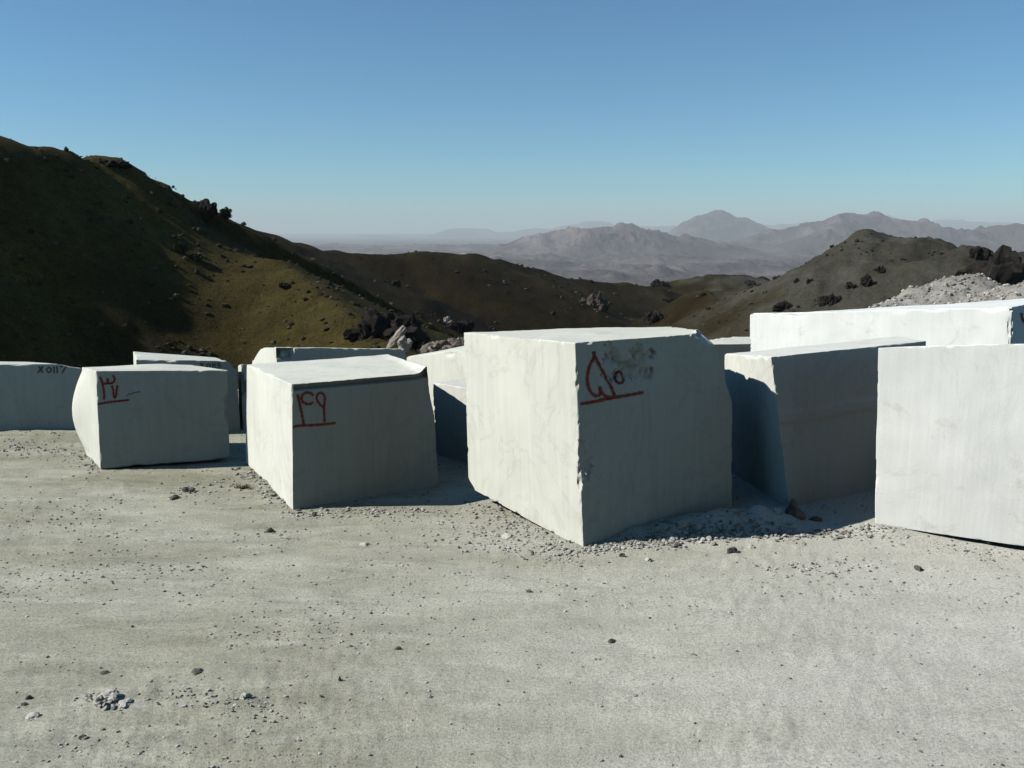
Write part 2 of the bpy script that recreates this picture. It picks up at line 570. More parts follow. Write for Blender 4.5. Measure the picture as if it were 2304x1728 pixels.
def block(name, N, L, Rr, F=None, mat=0, res=34, chip=1.0, seed=0, shape=None, label='', wave=0.006):
    """N near edge, L far edge of the left face, Rr far edge of the right face, F hidden edge: (bottom, top) each"""
    fb = L[0] + Rr[0] - N[0]
    if F is not None:
        fb = np.array([F[0], F[1], fb[2]])
    ft = L[1] + Rr[1] - N[1] if F is None else F
    c = np.array([[[N[0], N[1]], [L[0], L[1]]], [[Rr[0], Rr[1]], [fb, ft]]])     # [u][v][w]
    lu = np.linalg.norm(Rr[0] - N[0])
    lv = np.linalg.norm(L[0] - N[0])
    lw = np.linalg.norm(N[1] - N[0])
    tu, tv, tw = lattice(res, lu), lattice(res, lv), lattice(res, lw)
    nu, nv, nw = len(tu), len(tv), len(tw)
    idx = -np.ones((nu, nv, nw), int)
    sel = np.zeros((nu, nv, nw), bool)
    sel[0], sel[-1], sel[:, 0], sel[:, -1], sel[:, :, 0], sel[:, :, -1] = (True,) * 6
    ii = np.argwhere(sel)
    idx[sel] = np.arange(len(ii))
    u, v, w = tu[ii[:, 0]], tv[ii[:, 1]], tw[ii[:, 2]]

    def tri(u, v, w):
        u, v, w = u[:, None], v[:, None], w[:, None]
        r = 0
        for a in (0, 1):
            for b in (0, 1):
                for k in (0, 1):
                    r = r + (u if a else 1 - u) * (v if b else 1 - v) * (w if k else 1 - w) * c[a][b][k]
        return r
    p = tri(u, v, w)
    # broken, rounded arrises
    du, dv, dw = u.copy(), v.copy(), w.copy()
    q = p * 1.0
    rad = 0.0035 + chip * (0.075 * np.clip(fbm(q[:, 0] * 4.3, q[:, 1] * 4.3, q[:, 2] * 4.3, o=4, seed=seed) - 0.55, 0, 1)
                           + 0.022 * np.clip(fbm(q[:, 0] * 19, q[:, 1] * 19, q[:, 2] * 19, o=3, seed=seed + 3) - 0.18, 0, 1))
    d = {}
    for key, t, ln in (('u', u, lu), ('v', v, lv), ('w', w, lw)):
        d[key] = (np.minimum(t, 1 - t) * ln, np.where(t < 0.5, 1.0, -1.0))
    mv = {'u': np.zeros(len(u)), 'v': np.zeros(len(u)), 'w': np.zeros(len(u))}
    for a, b in (('u', 'v'), ('v', 'w'), ('u', 'w')):
        s = np.clip(rad - d[a][0] - d[b][0], 0, None) * 0.5
        mv[a] += s * d[a][1]
        mv[b] += s * d[b][1]
    p = tri(u + mv['u'] / lu, v + mv['v'] / lv, w + mv['w'] / lw)
    nrm_u = (Rr[0] - N[0]) / lu
    nrm_v = (L[0] - N[0]) / lv
    up = np.array([0, 0, 1.0])
    wv = wave * fbm(p[:, 0] * 1.7, p[:, 1] * 1.7, p[:, 2] * 1.7, o=3, seed=seed + 9)
    for t, ax in ((u, nrm_u), (v, nrm_v), (w, up)):
        onf = ((t < 1e-6) * -1.0 + (t > 1 - 1e-6) * 1.0)
        p = p + (wv * onf)[:, None] * ax
    if shape is not None:
        p = shape(p, u, v, w, nrm_u, nrm_v, lu, lv, lw)
    f = []
    for ax, n1, n2 in ((0, nv, nw), (1, nu, nw), (2, nu, nv)):
        for end in (0, 1):
            g = np.take(idx, 0 if end == 0 else -1, axis=ax)
            q4 = np.stack([g[:-1, :-1], g[1:, :-1], g[1:, 1:], g[:-1, 1:]], -1).reshape(-1, 4)
            flip = (end == 0) != (ax == 1)
            f.append(q4[:, ::-1] if flip else q4)
    f = np.concatenate(f)
    # u x v x w handedness
    if np.dot(np.cross(nrm_u, nrm_v), up) < 0:
        f = f[:, ::-1]
    loc = (N[0] + L[0] + Rr[0] + fb) / 4
    loc = np.array([loc[0], loc[1], 0.0])
    o = mesh_obj(name, p, f, M_BLOCK[mat], loc=loc, smooth=True, sharp=28)
    tag(o, label, 'marble block', 'sawn marble blocks')
    o['_bvh'] = 0
    del o['_bvh']
    BVH[o.name] = BVHTree.FromPolygons([tuple(t) for t in p], [tuple(int(k) for k in t) for t in f])
    return o


BVH = {}


def ss(t, a, b):
    k = np.clip((t - a) / (b - a), 0, 1)
    return k * k * (3 - 2 * k)


# --- block marked 37
def sh37(p, u, v, w, nu, nv, lu, lv, lw):
    p = p.copy()
    # the rear of the left face bulges at mid height and is undercut at the foot
    bul = 0.085 * np.sin(np.clip((w - 0.05) / 0.9, 0, 1) * math.pi) * ss(v, 0.25, 1.0) * (1 - u) ** 2
    p -= bul[:, None] * nu
    cut = 0.22 * (1 - ss(w, 0.0, 0.35)) * ss(v, 0.3, 1.0)
    p -= cut[:, None] * nv
    hump = 0.02 * np.exp(-((u - 0.62) / 0.25) ** 2) * v * (w > 0.98)
    p[:, 2] += hump
    return p


b37 = block('marble_block', edge(226, 1060, 215, 834, zb=0.02), edge(181, 1010, 184, 826, zb=0.0), edge(518, 1038, 513, 833, zb=0.03),
            A(430, 821, 9.08), mat=2, res=46, seed=3, shape=sh37, chip=0.7,
            label='small marble block with red numerals ٣٧ and a bulging sunlit left side')

# --- block at the left edge of the picture, marked X0117
def sh117(p, u, v, w, nu, nv, lu, lv, lw):
    p = p.copy()
    p[:, 2] -= 0.05 * ss(u, 0.86, 1.0) * w
    return p


b117 = block('marble_block', edge(-260, 986, -255, 823, zb=-0.05), edge(-300, 900, -300, 808, Y=10.25), edge(186, 968, 182, 818, zb=-0.05),
             A(125, 815, 10.5), mat=2, res=30, seed=13, shape=sh117,
             label='low shaded marble block at the left edge with faint black writing X0117')

# --- block behind 37, marked X0115
def sh115(p, u, v, w, nu, nv, lu, lv, lw):
    p = p.copy()
    p[:, 2] -= 0.10 * ss(u, 0.9, 1.0) * ss(w, 0.7, 1.0)
    return p


b115 = block('marble_block', edge(307, 900, 306, 809, Y=9.4), edge(300, 900, 300, 791, Y=10.5), edge(538, 900, 532, 812, Y=9.65),
             A(505, 807, 10.75), mat=2, res=30, seed=23, shape=sh115,
             label='marble block with black writing X0115 showing above the block marked ٣٧')

# --- sliver behind, between X0115 and 49
bsl = block('marble_block', edge(543, 900, 543, 820, Y=9.75), edge(534, 900, 536, 823, Y=10.15), edge(606, 900, 606, 822, Y=10.0),
            None, mat=0, res=16, seed=33,
            label='thin sunlit sliver of a marble block in the gap left of block ٤٩')

# --- block marked 49
def sh49(p, u, v, w, nu, nv, lu, lv, lw):
    p = p.copy()
    # the saw overran: the top 3 cm of the front face is set back and leaves a narrow ledge
    band = (v < 1e-6) & (w > 0.962) & (w < 0.999) & (u > 0.015)
    p[band] += 0.05 * nv
    # broken upper right arris of the front
    k = 0.16 * ss(w, 0.55, 1.0) * ss(u, 0.93, 1.0)
    p -= (k * 0.15)[:, None] * nu
    k2 = ss(u, 0.86, 0.97) * (v < 0.3) * ss(w, 0.62, 0.80)
    p += (0.05 * k2 * (1 - v / 0.3))[:, None] * nv
    p[:, 2] += 0.045 * ss(u, 0.9, 1.0) * (w > 0.999) * (1 - v)
    return p


b49 = block('marble_block', edge(660, 1149, 656, 865), edge(553, 1041, 556, 821, zb=-0.01), edge(987, 1094, 972, 838),
            A(878, 797, 9.0), mat=0, res=56, seed=43, shape=sh49, chip=0.6,
            label='marble block with red numerals ٤٩ and a ledge under its top edge')

# --- block behind 49
def sh48(p, u, v, w, nu, nv, lu, lv, lw):
    p = p.copy()
    p[:, 2] -= 0.16 * ss(v, 0.35, 1.0) ** 2 * ss(w, 0.6, 1.0) * (1 - u)
    br = ss(w, 0.80, 0.9) * (1 - ss(u, 0.10, 0.14)) * (v < 0.02)
    p += (br * (0.05 + 0.05 * fbm(p[:, 0] * 14, p[:, 1] * 14, p[:, 2] * 14, o=3, seed=5)))[:, None] * nv
    return p


b48 = block('marble_block', edge(623, 900, 622, 782, Y=10.2), edge(562, 900, 566, 781, Y=11.2), edge(913, 900, 911, 785, Y=10.75),
            A(860, 783, 11.7), mat=0, res=36, seed=53, shape=sh48, chip=1.2,
            label='marble block with a broken left corner seen just over block ٤٩')

# --- sunlit blocks between 49 and 50
b46 = block('marble_block', edge(1085, 900, 1085, 781, Y=9.35), edge(918, 900, 914, 803, Y=10.4), edge(1190, 900, 1190, 772, Y=9.9),
            A(1065, 774, 10.95), mat=0, res=34, seed=63, chip=1.8,
            label='sunlit marble block with a chipped top behind the gap between ٤٩ and ٥٠')
b47 = block('marble_block', edge(1118, 900, 1118, 884, Y=7.95), edge(978, 900, 974, 861, Y=8.62), edge(1190, 900, 1190, 876, Y=8.35),
            A(1060, 850, 9.05), mat=1, res=34, seed=73,
            label='low marble block half in shadow in the gap between ٤٩ and ٥٠')

# --- block marked 50
def sh50(p, u, v, w, nu, nv, lu, lv, lw):
    p = p.copy()
    # right end leans in above mid height
    lean = 0.23 * ss(u, 0.55, 1.0) * np.clip((w - 0.62) / 0.38, 0, 1)
    p -= lean[:, None] * nu
    # knocked corner, top right of the front
    k = ss(u, 0.88, 1.0) * ss(w, 0.93, 1.0) * (1 - ss(v, 0.0, 0.25))
    p += (0.12 * k)[:, None] * nv
    # fracture scar under the top edge of the front face: stepped, splintered stone
    r = np.hypot((u - 0.31) / 0.16, (w - 0.90) / 0.13) + 0.34 * fbm(p[:, 0] * 7, p[:, 1] * 7, p[:, 2] * 7, o=3, seed=4)
    m = (r < 0.92) * (v < 0.02) * 1.0
    n1 = fbm(p[:, 0] * 9 + p[:, 2] * 5, p[:, 1] * 9, p[:, 2] * 9, o=4, seed=8)
    dep = 0.010 + 0.013 * np.floor(n1 * 3.2 + 1.5) + 0.006 * fbm(p[:, 0] * 40, p[:, 1] * 40, p[:, 2] * 40, o=2, seed=9)
    p += (m * np.clip(dep, 0.004, 0.09))[:, None] * nv
    # bites along the near arris
    r = np.hypot((u) / 0.075, (w - 0.42) / 0.14) + 0.35 * fbm(p[:, 0] * 12, p[:, 1] * 12, p[:, 2] * 12, o=3, seed=6)
    m = (r < 0.8) * (v < 0.02) * (1 + 0.6 * fbm(p[:, 0] * 30, p[:, 1] * 30, p[:, 2] * 30, o=2, seed=7))
    p += (m * 0.013)[:, None] * nv
    # foot of the rear left edge is cut away
    k = (1 - ss(w, 0.0, 0.07)) * ss(v, 0.8, 1.0)
    p -= (0.09 * k)[:, None] * nv
    return p


b50 = block('marble_block', edge(1313, 1229, 1294, 772), edge(1054, 1096, 1043, 748, zb=0.11, zg=0.11), edge(1646, 1147, 1646, 744),
            A(1550, 731, 8.3), mat=0, res=112, seed=83, shape=sh50, chip=1.0,
            label='large marble block with red numerals ٥٠ and a fracture scar beside them')

# --- blocks right of 50
b51 = block('marble_block', edge(1588, 900, 1588, 774, Y=10.6), edge(1560, 900, 1560, 766, Y=11.2), edge(1790, 900, 1790, 774, Y=11.0),
            A(1770, 766, 11.6), mat=0, res=24, seed=93,
            label='marble block showing as a thin strip between ٥٠ and the long white block')


def sh52(p, u, v, w, nu, nv, lu, lv, lw):
    p = p.copy()
    # two saw passes meet in a shallow step across the front face
    h = w + 0.01 * np.sin(u * 9)
    st = (ss(h, 0.575, 0.578) - ss(h, 0.655, 0.658)) * (v < 1e-6)
    p -= (0.010 * st)[:, None] * nv
    return p


b52 = block('marble_block', edge(1778, 1142, 1735, 804), edge(1640, 900, 1630, 796, Y=8.05), edge(2084, 900, 2084, 767, Y=7.56),
            A(2020, 757, 8.45), mat=1, res=64, seed=103, shape=sh52, chip=0.5,
            label='shaded marble block with a raised band across its front, right of block ٥٠')

b53 = block('marble_block', edge(2276, 900, 2276, 692, Y=8.25), edge(1686, 900, 1689, 706, Y=10.6), edge(2440, 900, 2440, 660, Y=9.0),
            A(2010, 693, 11.5), mat=3, res=50, seed=113, chip=1.6, wave=0.012,
            label='long white sunlit marble block at the back right')
b54 = block('marble_block', edge(2430, 1266, 2430, 768, zb=0.05), edge(1968, 1180, 1975, 782, zb=0.0), edge(2500, 1170, 2500, 772),
            None, mat=3, res=60, seed=123, chip=0.7,
            label='big sunlit marble block cut off by the right edge of the picture')

# ------------------------------------------------------------------ painted numbers
def paint_mat(name, c):
    m = Mat(name, 0.7, 0.3)
    v = m.map(src='Object')
    m.color(m.ramp(m.noise(v, 25, 4, 0.6), [(0.3, tuple(k * 0.3 for k in c)), (0.7, c)]))
    uv = m.t.nodes.new('ShaderNodeUVMap')
    sep = m.t.nodes.new('ShaderNodeSeparateXYZ')
    m.link(uv.outputs[0], sep.inputs[0])
    mth = m.t.nodes.new('ShaderNodeMath')
    mth.operation = 'ADD'
    m.link(sep.outputs[1], mth.inputs[0])
    n2 = m.t.nodes.new('ShaderNodeMath')
    n2.operation = 'MULTIPLY_ADD'
    m.link(m.noise(v, 90, 3, 0.7), n2.inputs[0])
    n2.inputs[1].default_value = 0.7
    n2.inputs[2].default_value = -0.35
    m.link(n2.outputs[0], mth.inputs[1])
    m.link(m.ramp(mth.outputs[0], [(0.12, 0.0), (0.55, 1.0)]), m.b.inputs['Alpha'])
    return m.m


M_RED = paint_mat('red_paint', (0.18, 0.014, 0.010))
M_BLACK = paint_mat('black_paint', (0.10, 0.095, 0.08))


def spline(pts, n):
    pts = np.asarray(pts, float)
    if len(pts) < 3:
        t = np.linspace(0, 1, n)[:, None]
        return pts[0] * (1 - t) + pts[-1] * t
    q = np.vstack([2 * pts[0] - pts[1], pts, 2 * pts[-1] - pts[-2]])
    out = []
    m = max(2, n // (len(pts) - 1))
    for i in range(len(pts) - 1):
        for t in np.linspace(0, 1, m, endpoint=False):
            a, b, c, d = q[i:i + 4]
            out.append(0.5 * (2 * b + (c - a) * t + (2 * a - 5 * b + 4 * c - d) * t * t + (3 * b - a - 3 * c + d) * t ** 3))
    out.append(pts[-1])
    return np.array(out)


def paint(blk, name, strokes, width, mat, n=44):
    """sprayed line laid on a block's face, 3 mm proud"""
    bvh = BVH[blk.name]
    vs, fs, uv = [], [], []
    lift = 0.003
    for st in strokes:
        c = spline(st, n)
        tg = np.gradient(c, axis=0)
        tg /= np.linalg.norm(tg, axis=1)[:, None] + 1e-9
        nm = np.stack([-tg[:, 1], tg[:, 0]], 1)
        rows = []
        for i in range(len(c)):
            wd = 0.88 * width * (1 + 0.18 * math.sin(i * 1.3) + 0.2 * random.random())
            if i in (0, len(c) - 1):
                wd *= 0.9
            row = []
            for k, a in ((-1, 0), (0, 1), (1, 0)):
                x, y = c[i] + nm[i] * wd * 0.75 * k
                d = Vector(ray(x, y)).normalized()
                hit = bvh.ray_cast(Vector(EYE), d)
                if hit[0] is None:
                    row = None
                    break
                nn = hit[1] if hit[1].dot(d) < 0 else -hit[1]
                row.append((hit[0] + nn * lift, a))
            rows.append(row)
        lift += 0.0006
        prev = None
        for row in rows:
            if row is None:
                prev = None
                continue
            base = len(vs)
            for h, a in row:
                vs.append(tuple(h))
                uv.append((0.5, a))
            if prev is not None:
                for k in (0, 1):
                    fs.append((prev + k, prev + k + 1, base + k + 1, base + k))
            prev = base
    o = mesh_obj(name, vs, fs, mat, parent=blk, loc=blk.location)
    o.matrix_parent_inverse.identity()
    o.location = (0, 0, 0)
    ul = o.data.uv_layers.new(name='UVMap')
    for l in o.data.loops:
        ul.data[l.index].uv = uv[l.vertex_index]
    return o


def Z(l, x0, y0, s):
    return [(x0 + a / s, y0 + b / s) for a, b in l]


random.seed(4)
z = lambda l: Z(l, 200, 820, 13.825)
paint(b37, 'painted_numeral', [z([(350, 380), (395, 500), (435, 640), (465, 830), (475, 970), (470, 1090)]),
                               z([(400, 560), (500, 600), (580, 560), (585, 420)]),
                               z([(585, 480), (600, 580), (680, 590), (770, 540), (800, 440), (740, 330)])], 4.6, M_RED)
paint(b37, 'painted_numeral', [z([(710, 650), (755, 800), (770, 960), (800, 1040), (845, 960), (862, 800), (890, 640)])], 4.2, M_RED)
paint(b37, 'painted_underline', [z([(270, 1235), (560, 1180), (900, 1140), (1250, 1105)])], 4.4, M_RED)
paint(b37, 'painted_scribble', [z([(1180, 985), (1240, 920), (1320, 920), (1390, 880), (1500, 860), (1600, 850)])], 1.8, M_BLACK)
z = lambda l: Z(l, 640, 860, 13.825)
paint(b49, 'painted_numeral', [z([(400, 370), (440, 540), (490, 760), (540, 1000), (600, 1310)]),
                               z([(890, 420), (830, 345), (700, 320), (580, 370), (530, 480), (560, 600), (680, 670), (800, 670), (885, 615)])], 5.4, M_RED)
paint(b49, 'painted_numeral', [z([(1240, 790), (1130, 720), (1030, 590), (1000, 470), (1040, 370), (1120, 330), (1210, 370), (1250, 470),
                                  (1245, 640), (1230, 800), (1235, 1000), (1250, 1250)])], 4.8, M_RED, 66)
paint(b49, 'painted_underline', [z([(265, 1405), (400, 1355), (900, 1330), (1300, 1300), (1590, 1265)])], 5.2, M_RED)
z = lambda l: Z(l, 1280, 750, 9.215)
paint(b50, 'painted_numeral', [z([(515, 370), (520, 500), (440, 650), (390, 830), (380, 1000), (430, 1180), (520, 1280), (610, 1290), (655, 1220), (630, 1100)]),
                               z([(630, 1110), (680, 1230), (760, 1300), (860, 1330), (935, 1290), (880, 1130), (780, 930), (660, 720), (560, 530), (520, 440), (512, 380)])],
      6.4, M_RED, 66)
paint(b50, 'painted_numeral', [z([(1005, 790), (955, 900), (985, 1000), (1060, 1035), (1130, 980), (1110, 880), (1060, 805), (1005, 790)])], 5.6, M_RED)
paint(b50, 'painted_underline', [z([(240, 1465), (500, 1420), (900, 1335), (1300, 1270), (1540, 1220)])], 6.6, M_RED)
z = lambda l: Z(l, 0, 770, 7.9)
paint(b117, 'painted_letter', [z([(690, 430), (765, 545)]), z([(765, 425), (670, 548)])], 3.4, M_BLACK, 10)
paint(b117, 'painted_numeral', [z([(870, 440), (830, 490), (870, 540), (912, 490), (870, 440)])], 3.2, M_BLACK, 24)
paint(b117, 'painted_numeral', [z([(958, 430), (963, 550)])], 3.2, M_BLACK, 8)
paint(b117, 'painted_numeral', [z([(1012, 425), (1017, 548)])], 3.2, M_BLACK, 8)
paint(b117, 'painted_numeral', [z([(1068, 432), (1120, 430), (1178, 428), (1140, 485), (1100, 555)])], 3.4, M_BLACK, 20)
z = lambda l: Z(l, 280, 780, 5.53)
paint(b115, 'painted_letter', [z([(940, 205), (985, 262)]), z([(985, 205), (935, 262)])], 2.4, M_BLACK, 8)
paint(b115, 'painted_numeral', [z([(1045, 210), (1022, 235), (1045, 260), (1068, 235), (1045, 210)])], 2.2, M_BLACK, 24)
paint(b115, 'painted_numeral', [z([(1098, 205), (1100, 260)])], 2.2, M_BLACK, 8)
paint(b115, 'painted_numeral', [z([(1125, 205), (1127, 260)])], 2.2, M_BLACK, 8)
paint(b115, 'painted_numeral', [z([(1200, 203), (1165, 206), (1162, 228), (1190, 230), (1196, 250), (1160, 260)])], 2.2, M_BLACK, 24)
paint(b53, 'painted_numeral', [[(2297, 704), (2303, 724), (2311, 702)]], 5, M_RED, 20)

# ------------------------------------------------------------------ stones and rubble
PHI = (1 + 5 ** 0.5) / 2
ICO_V = np.array([(-1, PHI, 0), (1, PHI, 0), (-1, -PHI, 0), (1, -PHI, 0), (0, -1, PHI), (0, 1, PHI), (0, -1, -PHI), (0, 1, -PHI),
                  (PHI, 0, -1), (PHI, 0, 1), (-PHI, 0, -1), (-PHI, 0, 1)]) / math.hypot(1, PHI)
ICO_F = np.array([(0, 11, 5), (0, 5, 1), (0, 1, 7), (0, 7, 10), (0, 10, 11), (1, 5, 9), (5, 11, 4), (11, 10, 2), (10, 7, 6), (7, 1, 8),
                  (3, 9, 4), (3, 4, 2), (3, 2, 6), (3, 6, 8), (3, 8, 9), (4, 9, 5), (2, 4, 11), (6, 2, 10), (8, 6, 7), (9, 8, 1)])
rs = np.random.RandomState(7)


def subdivide(v, f):
    v = [tuple(a) for a in v]
    cache, out = {}, []

    def mid(a, b):
        k = (min(a, b), max(a, b))
        if k not in cache:
            m = np.array(v[a]) + np.array(v[b])
            v.append(tuple(m / np.linalg.norm(m)))
            cache[k] = len(v) - 1
        return cache[k]
    for a, b, c in f:
        x, y, w = mid(a, b), mid(b, c), mid(c, a)
        out += [(a, x, w), (b, y, x), (c, w, y), (x, y, w)]
    return np.array(v), np.array(out)


ICO2 = subdivide(ICO_V, ICO_F)
ICO3 = subdivide(*ICO2)
ICO4 = subdivide(*ICO3)


def pebbles(name, mats, centers, sizes, flat=0.6, kind='stuff', mat_idx=None):
    n = len(centers)
    ang = rs.rand(n) * 6.283
    sc = np.stack([0.7 + 0.6 * rs.rand(n), 0.7 + 0.6 * rs.rand(n), flat * (0.6 + 0.7 * rs.rand(n))], 1) * sizes[:, None]
    jit = 1 + 0.28 * (rs.rand(n, 12, 1) - 0.5) * 2
    v = ICO_V[None] * jit * sc[:, None, :]
    tl = (rs.rand(n) - .5) * 0.9
    y = v[..., 1] * np.cos(tl)[:, None] - v[..., 2] * np.sin(tl)[:, None]
    zz = v[..., 1] * np.sin(tl)[:, None] + v[..., 2] * np.cos(tl)[:, None]
    c, s = np.cos(ang)[:, None], np.sin(ang)[:, None]
    v = np.stack([v[..., 0] * c - y * s, v[..., 0] * s + y * c, zz], -1) + centers[:, None, :]
    f = (ICO_F[None] + 12 * np.arange(n)[:, None, None]).reshape(-1, 3)
    o = mesh_obj(name, v.reshape(-1, 3), f, mats[0], smooth=False)
    for m in mats[1:]:
        o.data.materials.append(m)
    if len(mats) > 1:
        mi = rs.randint(0, len(mats), n) if mat_idx is None else mat_idx
        o.data.polygons.foreach_set('material_index', np.repeat(mi, 20).astype(np.int32))
    return tag(o, kind=kind)


def scatter_px(n, box):
    x = box[0] + (box[2] - box[0]) * rs.rand(n)
    y = box[1] + (box[3] - box[1]) * rs.rand(n)
    d = _F[None] + _X[None] * ((x - 1152) / FOC)[:, None] + _U[None] * ((864 - y) / FOC)[:, None]
    return EYE[None] + d * (-CAM_H / d[:, 2])[:, None]


M_GRAV1 = rock_mat('gravel_pale', (0.40, 0.385, 0.335), (0.58, 0.565, 0.51), 9, 0.004)
M_GRAV2 = rock_mat('gravel_tan', (0.24, 0.215, 0.17), (0.38, 0.35, 0.29), 9, 0.004)
M_GRAV3 = rock_mat('gravel_dark', (0.10, 0.095, 0.08), (0.20, 0.19, 0.16), 9, 0.004)
GM = [M_GRAV1, M_GRAV2, M_GRAV3]

# loose gravel over the whole floor, in drifts
xy = np.stack([(rs.rand(200000) - 0.5) * 15, 3.2 + rs.rand(200000) * 9], 1)
keep = np.abs(xy[:, 0]) < xy[:, 1] * 0.66 + 0.4
dens = 0.22 + np.clip(fbm(xy[:, 0] * 0.8, xy[:, 1] * 1.5, o=3, seed=201) * 0.9, -0.12, 0.7)
keep &= rs.rand(len(xy)) < dens
xy = xy[keep][:30000]
sz = 0.0020 + 0.0070 * rs.rand(len(xy)) ** 3.5 * (0.7 + xy[:, 1] / 9)
cc = np.column_stack([xy, terrace(xy[:, 0], xy[:, 1]) + sz * 0.25])
pebbles('gravel', GM, cc, sz, mat_idx=rs.choice(3, len(cc), p=[0.46, 0.42, 0.12]))

# crushed stone along the feet of the blocks and in the berm
cl = []
for (x0, y0, x1, y1, n, s0, s1, sp) in ((1320, 1236, 1480, 1222, 420, .004, .016, 12), (1460, 1222, 1660, 1204, 560, .004, .022, 14),
                                        (1640, 1200, 1790, 1206, 330, .004, .020, 14), (1790, 1205, 2000, 1200, 160, .006, .022, 14),
                                        (1060, 1130, 1310, 1250, 380, .004, .016, 26), (545, 1060, 660, 1150, 220, .004, .020, 16),
                                        (640, 1160, 980, 1152, 180, .006, .018, 12), (380, 1120, 560, 1075, 110, .004, .016, 26),
                                        (1000, 1190, 1320, 1260, 260, .005, .015, 30), (380, 1550, 640, 1600, 260, .003, .010, 40),
                                        (180, 1565, 290, 1590, 60, .005, .016, 14), (20, 1010, 190, 1025, 110, .005, .016, 10),
                                        (180, 1030, 230, 1068, 50, .006, .016, 10), (1700, 1285, 2000, 1270, 120, .005, .014, 30),
                                        (1950, 1200, 2304, 1260, 120, .005, .012, 16)):
    t = rs.rand(n)
    px = x0 + (x1 - x0) * t + rs.randn(n) * sp
    py = y0 + (y1 - y0) * t + rs.randn(n) * sp * 0.5
    d = _F[None] + _X[None] * ((px - 1152) / FOC)[:, None] + _U[None] * ((864 - py) / FOC)[:, None]
    c = EYE[None] + d * (-CAM_H / d[:, 2])[:, None]
    s = s0 + (s1 - s0) * rs.rand(n) ** 2.6
    c[:, 2] = terrace(c[:, 0], c[:, 1]) + s * 0.3
    cl.append(np.column_stack([c, s]))
cl = np.concatenate(cl)
pebbles('crushed_stone', GM, cl[:, :3], cl[:, 3], 0.7, mat_idx=rs.choice(3, len(cl), p=[0.55, 0.33, 0.12]))


def rock(name, base, size, mat, seed, ico=ICO3, rough=0.35, loc=None, rot=0.0, flatcut=0.0, sharp=None, parent=None, smooth=False):
    v, f = ico
    n = fbm(v[:, 0] * 1.3 + seed, v[:, 1] * 1.3, v[:, 2] * 1.3, o=4, seed=seed)
    cell = np.round(n * 3.0) / 3.0
    r = 1 + rough * (0.55 * n + 0.45 * cell)
    p = v * r[:, None]
    p[:, 2] = np.maximum(p[:, 2], -0.35)
    p = p * np.asarray(size)[None]
    c, s = math.cos(rot), math.sin(rot)
    p = np.column_stack([p[:, 0] * c - p[:, 1] * s, p[:, 0] * s + p[:, 1] * c, p[:, 2]])
    p = p + np.asarray(base)[None]
    return mesh_obj(name, p, f, mat, loc=np.asarray(base), smooth=smooth, parent=parent)


def stone(px, py, w, h, mat, seed, label, cat='stone', group='loose stones on the quarry floor', flat=None):
    c = G(px, py)
    k = c[1] / FOC
    c[2] = terrace(np.array([c[0]]), np.array([c[1]]))[0]
    o = rock('stone', c, (w * k / 2, w * k / 2 * 0.75, h * k * 0.75), mat, seed, ICO3, 0.4, rot=seed * 1.7)
    return tag(o, label, cat, group)


stone(248, 1572, 50, 18, M_STONE, 11, 'broken grey stone lump half buried in the dust, lower left')
stone(283, 1583, 40, 9, M_STONE, 12, 'flat white chip lying against the broken lump, lower left')
stone(226, 1578, 22, 12, M_STONE, 13, 'small pale piece on the left of the broken lump, lower left')
stone(75, 1612, 36, 10, M_STONE, 14, 'pale flat stone near the lower left corner')
stone(65, 1567, 16, 9, M_DSTONE, 15, 'small dark stone by the left edge, upper of two')
stone(55, 1582, 18, 6, M_DSTONE, 16, 'small dark stone by the left edge, lower of two')
stone(236, 1508, 22, 7, M_DSTONE, 17, 'dark sliver of stone behind the broken lump, lower left')
stone(444, 1510, 26, 8, M_DSTONE, 18, 'dark flat sliver of stone in the lower left foreground')
stone(552, 1571, 24, 16, M_STONE, 19, 'whitish pebble in the gravelly patch, lower left')
stone(425, 1112, 34, 14, M_DSTONE, 20, 'grey stone in the dust between blocks ٣٧ and ٤٩')
stone(392, 1127, 24, 8, M_DSTONE, 21, 'low dark stone just left of the grey one, before block ٣٧')
stone(607, 1198, 22, 12, M_DSTONE, 22, 'grey pebble lying in front and left of block ٤٩')
stone(707, 1163, 15, 11, M_DSTONE, 23, 'round brown pebble at the foot of block ٤٩')
stone(822, 1224, 24, 8, M_STONE, 24, 'pale flat chip on the floor before block ٤٩')
stone(1143, 1203, 40, 7, M_STONE, 25, 'flat white slab chip left of the foot of block ٥٠')
stone(1400, 1252, 14, 10, M_DSTONE, 26, 'dark pebble below the near corner of block ٥٠')
stone(1459, 1262, 17, 11, M_STONE, 27, 'pale pebble before the rubble at block ٥٠')
stone(1646, 1244, 26, 12, M_DSTONE, 28, 'dark stone on the front slope of the rubble bank')
stone(1190, 1328, 15, 8, M_DSTONE, 29, 'lone dark pebble on the open floor below block ٥٠')
stone(1376, 1440, 20, 10, M_DSTONE, 30, 'small grey stone on open floor in the centre foreground')
stone(1690, 1232, 18, 9, M_STONE, 31, 'white chip low on the rubble bank')
stone(1748, 1180, 24, 14, M_STONE, 32, 'pale stone on the crest of the rubble bank')
stone(1675, 1192, 22, 12, M_STONE, 33, 'white stone on the rubble bank in front of the dark gap')
stone(1783, 1168, 62, 40, M_DSTONE, 34, 'large dark stone in the shadow under the banded block')
stone(1835, 1176, 30, 14, M_DSTONE, 35, 'smaller stone in shadow right of the large dark one')
stone(2065, 1277, 20, 11, M_DSTONE, 36, 'dark stone on the floor below the right-hand block')
stone(894, 1457, 15, 9, M_DSTONE, 37, 'dark pebble on open floor, left of centre foreground')
stone(764, 1530, 10, 9, M_DSTONE, 38, 'tiny dark upright stone in the left foreground')
stone(186, 1655, 14, 9, M_DSTONE, 39, 'dark pebble near the bottom left corner')
